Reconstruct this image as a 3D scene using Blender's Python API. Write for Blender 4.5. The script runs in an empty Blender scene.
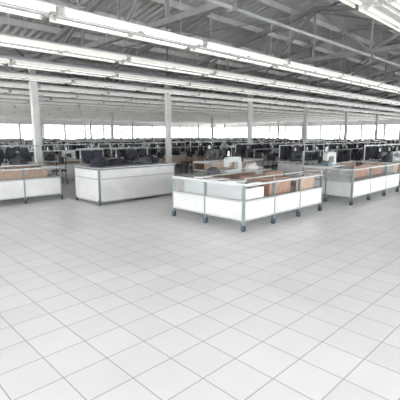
import bpy, bmesh, math, random
from mathutils import Vector, Matrix, noise
random.seed(7)
scene = bpy.context.scene
try:
    scene.view_settings.view_transform = 'Standard'
except Exception: pass

# ---------------------------------------------------------------- materials
def mat(name, col, rough=0.6, metal=0.0, var=0.06, scale=6.0, emit=0.0, bump=0.0):
    m = bpy.data.materials.new(name); m.use_nodes = True
    nt = m.node_tree; b = nt.nodes['Principled BSDF']
    b.inputs['Roughness'].default_value = rough
    b.inputs['Metallic'].default_value = metal
    g = nt.nodes.new('ShaderNodeNewGeometry')
    n = nt.nodes.new('ShaderNodeTexNoise'); n.inputs['Scale'].default_value = scale
    n.inputs['Detail'].default_value = 3
    r = nt.nodes.new('ShaderNodeValToRGB')
    r.color_ramp.elements[0].position = .3; r.color_ramp.elements[1].position = .7
    r.color_ramp.elements[0].color = [max(0, c*(1-var)) for c in col]+[1]
    r.color_ramp.elements[1].color = [min(1, c*(1+var)) for c in col]+[1]
    nt.links.new(g.outputs['Position'], n.inputs['Vector'])
    nt.links.new(n.outputs['Fac'], r.inputs['Fac'])
    nt.links.new(r.outputs['Color'], b.inputs['Base Color'])
    if emit:
        b.inputs['Emission Color'].default_value = (1, .98, .94, 1)
        b.inputs['Emission Strength'].default_value = emit
    return m

M_white = mat('white_laminate', (.58, .585, .58), .4, var=.07, scale=3)
M_offw = mat('aged_white_paint', (.50, .505, .50), .45, var=.1)
M_steel = mat('galvanised_steel', (.38, .40, .40), .4, .4, var=.15, scale=20)
M_sstop = mat('stainless_top', (.46, .48, .48), .3, .5, var=.12, scale=12)
M_frame = mat('grey_green_frame', (.19, .22, .22), .5, .2, var=.1)
M_dark = mat('dark_steel', (.04, .045, .05), .5, .2)
M_brown = mat('brown_hardboard', (.31, .195, .145), .7, var=.2, scale=9)
M_tan = mat('cardboard_tan', (.40, .30, .235), .8, var=.12, scale=12)
M_cloth = mat('dark_navy_cloth', (.022, .024, .034), .9, var=.3, scale=15)
M_cloth2 = mat('charcoal_cloth', (.06, .062, .07), .9, var=.3, scale=15)
M_blue = mat('blue_plastic', (.06, .09, .12), .4)
M_rubber = mat('caster_rubber', (.03, .04, .05), .6)
M_machine = mat('machine_enamel', (.36, .39, .38), .3, var=.05)
M_lamp = mat('lamp_enamel', (.74, .73, .68), .35, var=.03)
M_tube = mat('fluorescent_tube', (.95, .95, .93), .3, emit=1.2)
M_truss = mat('truss_paint', (.19, .19, .19), .6, var=.15)
M_purlin = mat('purlin_grey', (.42, .42, .41), .6, var=.15)
M_col = mat('column_paint', (.44, .45, .44), .5, var=.06)
M_wall = mat('wall_plaster', (.62, .62, .61), .85, var=.05, scale=1.5)
M_paper = mat('paper_white', (.80, .80, .79), .7)
M_duct = mat('galvanised_pipe', (.30, .31, .31), .45, .3, var=.1)

def acrylic():
    m = bpy.data.materials.new('clear_acrylic'); m.use_nodes = True
    nt = m.node_tree; b = nt.nodes['Principled BSDF']
    n = nt.nodes.new('ShaderNodeTexNoise'); n.inputs['Scale'].default_value = 5
    r = nt.nodes.new('ShaderNodeValToRGB')
    r.color_ramp.elements[0].color = (.55, .60, .60, 1); r.color_ramp.elements[1].color = (.65, .70, .70, 1)
    nt.links.new(n.outputs['Fac'], r.inputs['Fac']); nt.links.new(r.outputs['Color'], b.inputs['Base Color'])
    b.inputs['Roughness'].default_value = .1
    b.inputs['Alpha'].default_value = .22
    return m
M_glass = acrylic()

def floor_mat():
    m = bpy.data.materials.new('floor_tiles'); m.use_nodes = True
    nt = m.node_tree; b = nt.nodes['Principled BSDF']
    g = nt.nodes.new('ShaderNodeNewGeometry')
    k = nt.nodes.new('ShaderNodeTexBrick'); k.offset = 0; k.squash = 1
    k.inputs['Scale'].default_value = 1
    k.inputs['Brick Width'].default_value = .34; k.inputs['Row Height'].default_value = .34
    k.inputs['Mortar Size'].default_value = .005; k.inputs['Mortar Smooth'].default_value = .3
    k.inputs['Color1'].default_value = (.82, .82, .825, 1); k.inputs['Color2'].default_value = (.865, .865, .865, 1)
    k.inputs['Mortar'].default_value = (.47, .465, .47, 1)
    nt.links.new(g.outputs['Position'], k.inputs['Vector'])
    n = nt.nodes.new('ShaderNodeTexNoise'); n.inputs['Scale'].default_value = .8; n.inputs['Detail'].default_value = 6
    nt.links.new(g.outputs['Position'], n.inputs['Vector'])
    r = nt.nodes.new('ShaderNodeValToRGB')
    r.color_ramp.elements[0].position = .3; r.color_ramp.elements[0].color = (.92, .92, .92, 1)
    r.color_ramp.elements[1].position = .6; r.color_ramp.elements[1].color = (1, 1, 1, 1)
    nt.links.new(n.outputs['Fac'], r.inputs['Fac'])
    mx = nt.nodes.new('ShaderNodeMix'); mx.data_type = 'RGBA'; mx.blend_type = 'MULTIPLY'
    mx.inputs['Factor'].default_value = 1
    nt.links.new(k.outputs['Color'], mx.inputs['A']); nt.links.new(r.outputs['Color'], mx.inputs['B'])
    nt.links.new(mx.outputs['Result'], b.inputs['Base Color'])
    b.inputs['Roughness'].default_value = .3
    return m
M_floor = floor_mat()

def roof_mat():
    m = bpy.data.materials.new('corrugated_roof_sheet'); m.use_nodes = True
    nt = m.node_tree; b = nt.nodes['Principled BSDF']
    g = nt.nodes.new('ShaderNodeNewGeometry')
    w = nt.nodes.new('ShaderNodeTexWave'); w.wave_type = 'BANDS'; w.bands_direction = 'X'
    w.inputs['Scale'].default_value = 1.6; w.inputs['Distortion'].default_value = 0
    nt.links.new(g.outputs['Position'], w.inputs['Vector'])
    bp = nt.nodes.new('ShaderNodeBump'); bp.inputs['Strength'].default_value = .6; bp.inputs['Distance'].default_value = .05
    nt.links.new(w.outputs['Fac'], bp.inputs['Height']); nt.links.new(bp.outputs['Normal'], b.inputs['Normal'])
    n = nt.nodes.new('ShaderNodeTexNoise'); n.inputs['Scale'].default_value = .5; n.inputs['Detail'].default_value = 5
    nt.links.new(g.outputs['Position'], n.inputs['Vector'])
    r = nt.nodes.new('ShaderNodeValToRGB')
    r.color_ramp.elements[0].position = .35; r.color_ramp.elements[0].color = (.34, .34, .33, 1)
    r.color_ramp.elements[1].position = .65; r.color_ramp.elements[1].color = (.47, .47, .46, 1)
    nt.links.new(n.outputs['Fac'], r.inputs['Fac']); nt.links.new(r.outputs['Color'], b.inputs['Base Color'])
    b.inputs['Roughness'].default_value = .5
    return m
M_roof = roof_mat()

# ---------------------------------------------------------------- mesh builder
class MB:
    def __init__(s): s.bm = bmesh.new(); s.mats = []
    def mi(s, m):
        if m not in s.mats: s.mats.append(m)
        return s.mats.index(m)
    def box(s, x0, x1, y0, y1, z0, z1, m):
        i = s.mi(m)
        v = [s.bm.verts.new((x, y, z)) for z in (z0, z1) for y in (y0, y1) for x in (x0, x1)]
        for q in ((0,2,3,1),(4,5,7,6),(0,1,5,4),(2,6,7,3),(0,4,6,2),(1,3,7,5)):
            f = s.bm.faces.new([v[k] for k in q]); f.material_index = i
    def beam(s, a, b, w, h, m):
        a = Vector(a); b = Vector(b); d = (b-a).normalized()
        up = Vector((0,0,1)) if abs(d.z) < .95 else Vector((1,0,0))
        r = d.cross(up).normalized(); u = r.cross(d)
        i = s.mi(m); v = []
        for p in (a, b):
            for sx, sy in ((-1,-1),(1,-1),(1,1),(-1,1)):
                v.append(s.bm.verts.new(p + r*sx*w/2 + u*sy*h/2))
        for q in ((0,1,2,3),(7,6,5,4),(0,4,5,1),(1,5,6,2),(2,6,7,3),(3,7,4,0)):
            f = s.bm.faces.new([v[k] for k in q]); f.material_index = i
    def cyl(s, a, b, r, m, n=10, r2=None):
        a = Vector(a); b = Vector(b); d = (b-a).normalized(); r2 = r if r2 is None else r2
        up = Vector((0,0,1)) if abs(d.z) < .9 else Vector((1,0,0))
        x = d.cross(up).normalized(); y = d.cross(x); i = s.mi(m)
        A = [s.bm.verts.new(a+(x*math.cos(t)+y*math.sin(t))*r) for t in [2*math.pi*k/n for k in range(n)]]
        B = [s.bm.verts.new(b+(x*math.cos(t)+y*math.sin(t))*r2) for t in [2*math.pi*k/n for k in range(n)]]
        for k in range(n):
            f = s.bm.faces.new((A[k], A[(k+1)%n], B[(k+1)%n], B[k])); f.material_index = i; f.smooth = True
        f = s.bm.faces.new(A); f.material_index = i
        f = s.bm.faces.new(B[::-1]); f.material_index = i
    def blob(s, c, sx, sy, sz, m, seed=0, sub=2, amp=.35):
        """crumpled cloth heap with flat bottom at c.z"""
        r = bmesh.ops.create_icosphere(s.bm, subdivisions=sub, radius=1)
        i = s.mi(m)
        for v in r['verts']:
            n = noise.noise(v.co*1.7+Vector((seed*3.1, seed, 0)))*amp*1.6 + noise.noise(v.co*4+Vector((seed, 0, seed)))*amp*.6
            p = v.co*(1+n)
            z = max(p.z, -.25)+.25
            v.co = Vector((c[0]+p.x*sx, c[1]+p.y*sy, c[2]+z*sz))
            for f in v.link_faces: f.material_index = i; f.smooth = True
    def prism(s, prof, y0, y1, m, T=lambda p: p):
        i = s.mi(m)
        A = [s.bm.verts.new(T((x, y0, z))) for x, z in prof]; B = [s.bm.verts.new(T((x, y1, z))) for x, z in prof]
        n = len(prof)
        for k in range(n):
            f = s.bm.faces.new((A[k], A[(k+1)%n], B[(k+1)%n], B[k])); f.material_index = i
        f = s.bm.faces.new(A[::-1]); f.material_index = i
        f = s.bm.faces.new(B); f.material_index = i
    def done(s, name, loc=(0,0,0)):
        bmesh.ops.recalc_face_normals(s.bm, faces=s.bm.faces)
        me = bpy.data.meshes.new(name); s.bm.to_mesh(me); s.bm.free()
        for m in s.mats: me.materials.append(m)
        o = bpy.data.objects.new(name, me); o.location = loc
        scene.collection.objects.link(o)
        return o

# ---------------------------------------------------------------- shell
X0, X1, Y0, Y1 = -7.0, 44.6, -6.5, 42.0
V0 = -0.5; SPAN = 12.0; ZV = 3.95; ZR = 5.1
def zroof(y):
    t = ((y-V0) % SPAN)/SPAN
    return ZV+(ZR-ZV)*(1-abs(2*t-1))

b = MB(); b.box(X0, X1, Y0, Y1, -.1, 0, M_floor); b.done('floor')

b = MB()
ys = [Y0]+[V0+6*k for k in range(-1, 9) if Y0 < V0+6*k < Y1]+[Y1]
for ya, yb in zip(ys[:-1], ys[1:]):
    za, zb = zroof(ya), zroof(yb)
    i = b.mi(M_roof)
    v = [b.bm.verts.new(p) for p in ((X0,ya,za),(X1,ya,za),(X1,yb,zb),(X0,yb,zb),(X0,ya,za+.08),(X1,ya,za+.08),(X1,yb,zb+.08),(X0,yb,zb+.08))]
    for q in ((0,1,2,3),(7,6,5,4),(0,4,5,1),(2,6,7,3),(1,5,6,2),(3,7,4,0)):
        f = b.bm.faces.new([v[k] for k in q]); f.material_index = i
b.done('ceiling')

b = MB(); y = Y0+.6
while y < Y1-.3:
    z = zroof(y)
    b.box(X0, X1, y-.03, y+.03, z-.17, z-.03, M_purlin)
    y += 1.2
b.done('roof_purlins')

colx = [4.6+5*k for k in range(-2, 8)]
for cx in colx:
    b = MB(); zb = ZV-.35
    b.box(cx-.05, cx+.05, Y0+.05, Y1-.05, zb-.05, zb+.05, M_truss)
    for ya, yb in zip(ys[:-1], ys[1:]):
        b.beam((cx, ya, zroof(ya)-.23), (cx, yb, zroof(yb)-.23), .10, .10, M_truss)
    y = V0-6; k = 0
    while y < Y1-1.6:
        if y > Y0:
            if k % 2: b.beam((cx, y, zb), (cx, y+1.5, zroof(y+1.5)-.23), .06, .06, M_truss)
            else: b.beam((cx, y, zroof(y)-.23), (cx, y+1.5, zb), .06, .06, M_truss)
            b.beam((cx, y+1.5, zroof(y+1.5)-.23), (cx, y+1.5, zb), .05, .05, M_truss)
        y += 1.5; k += 1
    b.done('roof_truss')
b = MB()
for cx in colx:
    for ya, yb in zip(ys[:-1], ys[1:]):
        b.beam((cx+2.5, ya, zroof(ya)-.23), (cx+2.5, yb, zroof(yb)-.23), .07, .12, M_truss)
        if cx < 20 and yb-ya > 5:
            b.cyl((cx, ya, zroof(ya)-.32), (cx+5, yb, zroof(yb)-.32), .018, M_truss, 6)
            b.cyl((cx+5, ya, zroof(ya)-.32), (cx, yb, zroof(yb)-.32), .018, M_truss, 6)
b.done('roof_rafters')
b = MB()
for py, r in ((4.0, .035), (10.1, .05), (16.1, .05)):
    b.cyl((X0+.1, py, 3.5), (X1-.1, py, 3.5), r, M_duct, 10)
    for cx in colx: b.box(cx-.03, cx+.03, py-.07, py+.07, 3.44, 3.56, M_truss)
b.done('service_pipes')

def column(x, y):
    b = MB(); h = zroof(y)-.4
    w = .085
    b.box(x-w, x+w, y-w, y-w+.02, 0, h, M_col); b.box(x-w, x+w, y+w-.02, y+w, 0, h, M_col)
    b.box(x-.012, x+.012, y-w+.02, y+w-.02, 0, h, M_col)
    b.box(x-w+.005, x-w+.02, y-w+.02, y+w-.02, 0, h, M_col); b.box(x+w-.02, x+w-.005, y-w+.02, y+w-.02, 0, h, M_col)
    b.box(x-.14, x+.14, y-.14, y+.14, 0, .02, M_steel)
    b.box(x-.12, x+.12, y-.12, y+.12, h-.03, h, M_steel)
    b.done('steel_column')
for cx in colx:
    for cy in (V0, V0+12, V0+24, V0+36):
        if math.hypot(cx, cy) > 2: column(cx, cy)

def wall(name, axis, pos, a0, a1, sill, head, top, out, step=2.5, pier=.2):
    b = MB(); t = .2*out
    lo, hi = sorted((pos, pos+t))
    def bx(u0, u1, z0, z1, m, l=lo, h=hi):
        if axis == 'x': b.box(l, h, u0, u1, z0, z1, m)
        else: b.box(u0, u1, l, h, z0, z1, m)
    bx(a0, a1, 0, sill, M_wall); bx(a0, a1, head, top, M_wall)
    n = max(1, round((a1-a0)/step)); s = (a1-a0)/n
    for k in range(n+1):
        c = a0+k*s
        bx(max(a0, c-pier), min(a1, c+pier), sill, head, M_wall)
    b.done(name)
    b = MB(); mid = (lo+hi)/2
    for k in range(n):
        c0 = a0+k*s+pier; c1 = a0+(k+1)*s-pier
        for u in (c0+.025, (c0+c1)/2, c1-.025):
            bx(u-.025, u+.025, sill, head, M_steel, mid-.02, mid+.02)
        for z in (sill+.02, (sill+head)/2+.2, head-.02):
            bx(c0, c1, z-.02, z+.02, M_steel, mid-.02, mid+.02)
    b.done('window_'+{'wall_east':'1','wall_north':'2','wall_west':'3','wall_south':'4'}[name])
wall('wall_east', 'x', X1, Y0, Y1, .95, 2.75, 5.3, 1, 2.5, .1)
wall('wall_north', 'y', Y1, X0, X1, .95, 2.75, 5.3, 1, 2.5, .1)
wall('wall_west', 'x', X0, Y0, Y1, .4, 3.6, 5.3, -1, 5)
wall('wall_south', 'y', Y0, X0, X1, .4, 3.6, 5.3, -1, 5)

# ---------------------------------------------------------------- lamps
LZ = 3.2
def lamp_row(y, xa, xb, unit=2.45, gap=.12):
    b = MB(); zr = zroof(y)
    x = xa
    b.box(xa, xb, y-.02, y+.02, LZ+.07, LZ+.11, M_steel)
    while x+unit <= xb:
        u0, u1 = x, x+unit
        b.box(u0, u1, y-.045, y+.045, LZ-.05, LZ+.07, M_offw)
        for s in (-1, 1):
            b.beam((u0, y+s*.13, LZ+.022), (u1, y+s*.13, LZ+.022), .18, .012, M_lamp)
            b.beam((u0, y+s*.225, LZ-.012), (u1, y+s*.225, LZ-.012), .014, .08, M_lamp)
            for q0, q1 in ((u0+.03, u0+unit/2-.03), (u0+unit/2+.03, u1-.03)):
                b.cyl((q0, y+s*.135, LZ-.03), (q1, y+s*.135, LZ-.03), .016, M_tube, 6)
                for e in (q0, q1):
                    b.box(e-.02, e+.02, y+s*.135-.02, y+s*.135+.02, LZ-.05, LZ+.02, M_offw)
        for r in (u0+.3, u1-.3):
            b.cyl((r, y, LZ+.1), (r, y, zr-.02), .008, M_steel, 5)
        x += unit+gap
    b.done('fluorescent_light_row')
lamp_row(-1.2, -3, X1-1); lamp_row(2.0, -3+.2, X1-1)
y = 5.1
while y < Y1-1:
    lamp_row(y, -3+((y*1.7) % 1.2), X1-1.0)
    y += 2.0

# ---------------------------------------------------------------- small parts
def caster(b, x, y, top=.12):
    b.cyl((x-.018, y, .045), (x+.018, y, .045), .045, M_rubber, 12)
    b.box(x-.03, x-.022, y-.03, y+.03, .04, top, M_blue); b.box(x+.022, x+.03, y-.03, y+.03, .04, top, M_blue)
    b.box(x-.035, x+.035, y-.035, y+.035, top-.01, top, M_blue)

def sewing_machine(b, x, y, z, dark=False, flip=1):
    m = M_dark if dark else M_machine
    T = lambda p: (x+p[0]*flip, y+p[1], z+p[2])
    prof = [(-.24,0),(.24,0),(.24,.05),(.22,.30),(.17,.33),(-.20,.33),(-.24,.28),(-.24,.12),(-.17,.12),(-.16,.22),(.10,.23),(.12,.07),(-.24,.05)]
    b.prism(prof, -.06, .06, m, T)
    b.cyl(T((.24,0,.25)), T((.28,0,.25)), .07, M_dark, 12)
    b.cyl(T((-.205,0,.12)), T((-.205,0,.055)), .008, M_steel, 6)
    b.cyl(T((.05,.09,0)), T((.05,.09,.55)), .008, M_steel, 5)
    b.beam(T((-.08,.09,.55)), T((.18,.09,.55)), .012, .012, M_steel)
    b.cyl(T((-.05,.09,.35)), T((-.05,.09,.46)), .03, M_paper, 8, .018)
    b.cyl(T((.14,.09,.35)), T((.14,.09,.46)), .03, M_cloth2, 8, .018)

def garment(b, x, y, z, m, along='x', s=1.0):
    if along == 'x':
        T = lambda p: (x+p[1], y+p[0]*s*.8, z+p[2]*s)
    else:
        T = lambda p: (x+p[0]*s*.8, y+p[1], z+p[2]*s)
    b.prism([(-.05,-.06),(.05,-.06),(.20,-.11),(.17,-.30),(.21,-.72),(-.18,-.68),(-.17,-.30),(-.20,-.11)], -.03, .03, m, T)
    b.prism([(.20,-.11),(.27,-.20),(.30,-.58),(.23,-.60),(.19,-.30)], -.025, .025, m, T)
    b.prism([(-.20,-.11),(-.19,-.30),(-.23,-.60),(-.30,-.58),(-.27,-.20)], -.025, .025, m, T)
    b.cyl(T((0,0,0)), T((0,0,-.07)), .005, M_steel, 4)

def chair(b, x, y):
    b.box(x-.19, x+.19, y-.18, y+.18, .44, .49, M_cloth2)
    for sx in (-.16, .16):
        for sy in (-.15, .15): b.cyl((x+sx*1.15, y+sy*1.15, 0), (x+sx, y+sy, .44), .013, M_dark, 5)
        b.cyl((x+sx, y-.16, .49), (x+sx, y-.21, .92), .013, M_dark, 5)
    b.beam((x, y-.19, .72), (x, y-.215, .94), .36, .03, M_cloth)

def bench_unit(b, x, y, L, W, rnd, rail=True):
    H = .76
    b.box(x, x+L, y, y+W, H-.03, H, M_offw)
    for px in (x+.04, x+L-.04):
        for py in (y+.04, y+W-.04):
            b.box(px-.02, px+.02, py-.02, py+.02, .0, H-.03, M_frame)
    t = rnd.random()
    if t < .6: b.box(x+.01, x+L-.01, y+.005, y+.02, .12, H-.12, rnd.choice([M_white, M_offw, M_white]))
    elif t < .8: b.box(x+.01, x+L-.01, y+.005, y+.02, .4, H-.05, M_tan)
    b.box(x-.006, x+.008, y+.02, y+W-.02, .12, H-.06, rnd.choice([M_white, M_offw]))
    for px in (x+.04, x+L/2, x+L-.04):
        b.box(px-.012, px+.012, y+.03, y+.055, H, 1.12, M_steel)
    b.box(x, x+L, y+.03, y+.055, 1.10, 1.125, M_steel)
    nm = int(L/.75)
    for k in range(nm):
        mx = x+.4+k*.78
        if rnd.random() < .9: sewing_machine(b, mx, y+W*.5, H, rnd.random() < .8, rnd.choice((1,-1)))
        if rnd.random() < .8: chair(b, mx, y-.32+rnd.uniform(-.08, .06))
        for q in range(2):
            if rnd.random() < .8:
                b.blob((mx+rnd.uniform(.1,.4)-(.3 if q else 0), y+W*rnd.uniform(.25,.7), H), rnd.uniform(.12,.24), rnd.uniform(.12,.22), rnd.uniform(.10,.24), rnd.choice([M_cloth, M_cloth, M_cloth, M_cloth2, M_cloth2, M_offw]), rnd.random()*50, 2, .5)
    if rail:
        hz = 1.30
        for px in (x+.04, x+L-.04):
            b.box(px-.015, px+.015, y+W-.06, y+W-.03, H, hz, M_steel)
        b.box(x, x+L, y+W-.06, y+W-.03, hz-.02, hz+.01, M_steel)
        gx = x+.2
        while gx < x+L-.15:
            if rnd.random() < .7: garment(b, gx, y+W-.045, hz, rnd.choice([M_cloth, M_cloth2, M_cloth]), 'x' if rnd.random() < .75 else 'y', rnd.uniform(.5,.7))
            gx += rnd.uniform(.10, .24)

def bench_mesh(seed, units=2, rail=True):
    rnd = random.Random(seed); b = MB()
    x = 0
    for k in range(units):
        bench_unit(b, x, 0, 2.35, 1.0, rnd, rail); x += 2.37
    return b.done('sewing_workstation')
protos = [bench_mesh(s, 2, s % 4 != 0) for s in range(9)]
used = [False]*9
def put(x, y, i=None):
    i = random.randrange(9) if i is None else i
    if not used[i]: o = protos[i]; used[i] = True
    else:
        o = bpy.data.objects.new('sewing_workstation', protos[i].data); scene.collection.objects.link(o)
    o.location = (x, y, 0)
def row(y, xs, xe):
    x = xs
    while x+4.8 < xe:
        put(x, y); x += 5.0
for yy in (12.9, 15.2, 17.5, 19.8, 22.0, 24.7, 26.9, 29.1, 31.3, 33.5, 36.6, 38.8, 40.8):
    row(yy, max(1.2, yy*.25)-((yy*7) % 1), 43.5)
for y, xs in ((4.4, 12.9), (6.6, 11.2), (8.9, 11.6)):
    row(y, xs, 43.5)

# ---------------------------------------------------------------- foreground benches
def frame_bench(x0, x1, y0, y1, faces, H=.84, nx=3, ny=2, seed=1, low=.17, ph=.60, inner=M_brown, top='open'):
    b = MB(); p = .018; rnd = random.Random(seed)
    xs = [x0+(x1-x0)*k/(nx-1) for k in range(nx)]; ysl = [y0+(y1-y0)*k/(ny-1) for k in range(ny)]
    for k, x in enumerate(xs):
        e = .01
        for y in (y0, y1):
            b.box(x-p, x+p, y-p-e, y+p+e, .11, H, M_frame); caster(b, x, y)
    for y in ysl[1:-1]:
        for x in (x0, x1):
            b.box(x-p-.01, x+p+.01, y-p, y+p, .11, H, M_frame); caster(b, x, y)
    for z in (low, ph+.02, H):
        for y in (y0, y1): b.box(x0, x1, y-.028, y+.028, z-.015, z+.015, M_steel)
        for x in (x0, x1): b.box(x-.028, x+.028, y0, y1, z-.015, z+.015, M_steel)
    b.box(x0+.02, x1-.02, y0+.02, y1-.02, ph-.02, ph, M_offw)
    b.box(x0+.02, x1-.02, y0+.02, y1-.02, low, low+.015, M_offw)
    if 's' in faces: b.box(x0+.02, x1-.02, y0-.026, y0-.014, low, ph+.01, M_white)
    if 'w' in faces: b.box(x0-.026, x0-.014, y0+.02, y1-.02, low, ph+.01, M_white)
    if 'e' in faces: b.box(x1+.014, x1+.026, y0+.02, y1-.02, low, ph+.01, M_white)
    if 'S' in faces: b.box(x0+.02, x1-.02, y0-.026, y0-.014, low, H-.02, M_white)
    if 'W' in faces: b.box(x0-.026, x0-.014, y0+.02, y1-.02, low, H-.02, M_white)
    if inner:
        for xa, xb in zip(xs[:-1], xs[1:]):
            b.box(xa+.03, xb-.03, y1-.03, y1-.018, ph, H-.03, rnd.choice([inner, M_tan, inner]))
    if top == 'full':
        b.box(x0-.04, x1+.04, y0-.04, y1+.04, H+.015, H+.045, M_sstop)
        b.box(x0-.045, x1+.045, y0-.045, y1+.045, H+.005, H+.02, M_dark)
    return b

# centre island
H = .80
b = frame_bench(5.05, 7.7, 4.08, 5.9, 'sw', H=H, nx=4, ny=3, seed=3, ph=.50, low=.20)
t = H+.035
b.box(5.03, 5.50, 4.06, 5.92, t-.02, t, M_sstop)
b.box(5.50, 7.7, 5.45, 5.92, t-.02, t, M_sstop)
for ya, yb in ((4.12, 4.97), (5.02, 5.87)): b.box(5.035, 5.041, ya, yb, .53, .785, M_glass)
b.box(5.25, 5.26, 4.2, 5.8, .50, .78, M_offw)
b.box(5.28, 5.85, 4.25, 4.9, .50, .70, M_paper)
b.box(6.02, 6.76, 4.25, 5.0, .50, .80, M_brown); b.box(6.05, 6.73, 4.28, 4.97, .80, .815, M_tan)
b.box(6.9, 7.62, 4.2, 4.22, .50, .79, M_tan); b.box(6.9, 7.62, 5.0, 5.02, .50, .84, M_brown)
for (xx, yy2) in ((5.1,4.3),(5.15,5.2),(5.12,4.75)): b.box(xx, xx+.3, yy2, yy2+.21, t, t+.012, M_paper)
sewing_machine(b, 6.6, 5.66, t); b.blob((7.3, 5.68, t), .2, .14, .12, M_offw, 3)
b.blob((5.95, 5.66, t), .16, .13, .10, M_cloth2, 44)
for x in (5.05, 5.93, 6.82, 7.7):
    b.cyl((x, 4.08, H), (x, 4.08, .92), .012, M_steel, 6)
b.cyl((5.05, 4.08, .92), (7.7, 4.08, .92), .012, M_steel, 6)
b.done('inspection_bench')

# right bench
o = 8.85
b = frame_bench(o, o+3.05, 3.9, 5.2, 'sw', nx=4, ny=3, seed=5, ph=.53, low=.20)
b.box(o-.02, o+.85, 4.5, 5.22, .855, .88, M_sstop)
b.box(o+1.05, o+3.0, 4.35, 4.37, .53, .84, M_brown)
for ya, yb in ((3.94, 4.52), (4.58, 5.16)): b.box(o-.015, o-.009, ya, yb, .55, .825, M_glass)
b.cyl((o, 5.2, .84), (o, 5.2, 1.5), .015, M_steel, 6); b.cyl((o+1.01, 5.2, .84), (o+1.01, 5.2, 1.5), .015, M_steel, 6)
b.cyl((o, 5.2, 1.5), (o+1.01, 5.2, 1.5), .015, M_steel, 6)
b.box(o+.15, o+.35, 4.6, 4.8, .88, .98, M_blue); sewing_machine(b, o+.6, 4.8, .88)
b.blob((o+2.0, 4.9, .53), .5, .2, .22, M_offw, 61)
b.done('inspection_bench')

# white boxed cutting bench
b = frame_bench(4.6, 6.9, 8.05, 9.2, 'SWe', nx=2, ny=2, seed=2, top='full', inner=None, low=.08)
b.blob((4.95, 8.6, .885), .22, .2, .15, M_cloth, 5, 3, .5); b.blob((6.2, 8.55, .885), .25, .2, .14, M_cloth2, 9, 3, .5)
b.blob((5.5, 8.7, .885), .3, .2, .10, M_cloth, 12, 3, .5); b.blob((6.6, 8.75, .885), .2, .2, .14, M_cloth, 31, 3, .5)
for x in (4.7, 5.75, 6.8): b.cyl((x, 9.1, .88), (x, 9.1, 1.3), .014, M_steel, 6)
b.cyl((4.6, 9.1, 1.3), (6.9, 9.1, 1.3), .014, M_steel, 6)
for gx, s in ((4.9, .55), (5.15, .5), (6.3, .55), (6.62, .5)): garment(b, gx, 9.1, 1.3, M_cloth, 'y', s)
b.done('cutting_bench')

# left bench
b = frame_bench(1.6, 4.35, 9.55, 10.8, 'se', nx=4, ny=2, seed=8, ph=.56)
b.box(1.7, 4.25, 10.1, 10.11, .56, .80, M_tan)
b.box(1.6, 4.35, 10.4, 10.82, .855, .88, M_sstop)
b.blob((3.0, 10.6, .88), .25, .18, .2, M_cloth, 15, 3, .5); b.blob((3.7, 10.6, .88), .2, .15, .15, M_cloth2, 18, 3, .5)
for x in (1.6, 4.35): b.cyl((x, 10.8, .84), (x, 10.8, 1.35), .015, M_steel, 6)
b.cyl((1.6, 10.8, 1.35), (4.35, 10.8, 1.35), .015, M_steel, 6)
for gx in (3.3, 3.6, 3.95): garment(b, gx, 10.8, 1.35, M_cloth, 'y', .55)
b.done('inspection_bench')

# bench behind the centre island
b = frame_bench(8.0, 10.5, 7.7, 8.4, 's', nx=3, ny=2, seed=6)
b.box(8.05, 10.45, 8.0, 8.01, .60, .82, M_tan)
b.box(8.0, 10.5, 8.02, 8.42, .855, .88, M_sstop)
sewing_machine(b, 8.6, 8.2, .88, True); b.blob((9.5, 8.22, .88), .3, .18, .15, M_cloth, 21, 3, .5)
b.done('inspection_bench')

# ---------------------------------------------------------------- light
w = bpy.data.worlds.new('World'); scene.world = w; w.use_nodes = True
bg = w.node_tree.nodes['Background']
bg.inputs['Color'].default_value = (.985, .985, 1, 1); bg.inputs['Strength'].default_value = 10.5

# ---------------------------------------------------------------- camera
cam = bpy.data.cameras.new('camera'); co = bpy.data.objects.new('camera', cam); scene.collection.objects.link(co)
cam.sensor_width = 36; cam.lens = 36*385/400
phi = math.radians(45.5)
co.location = (0, 0, 1.65)
co.rotation_euler = (math.radians(90-9.6), 0, phi-math.pi/2)
cam.clip_end = 300
scene.camera = co
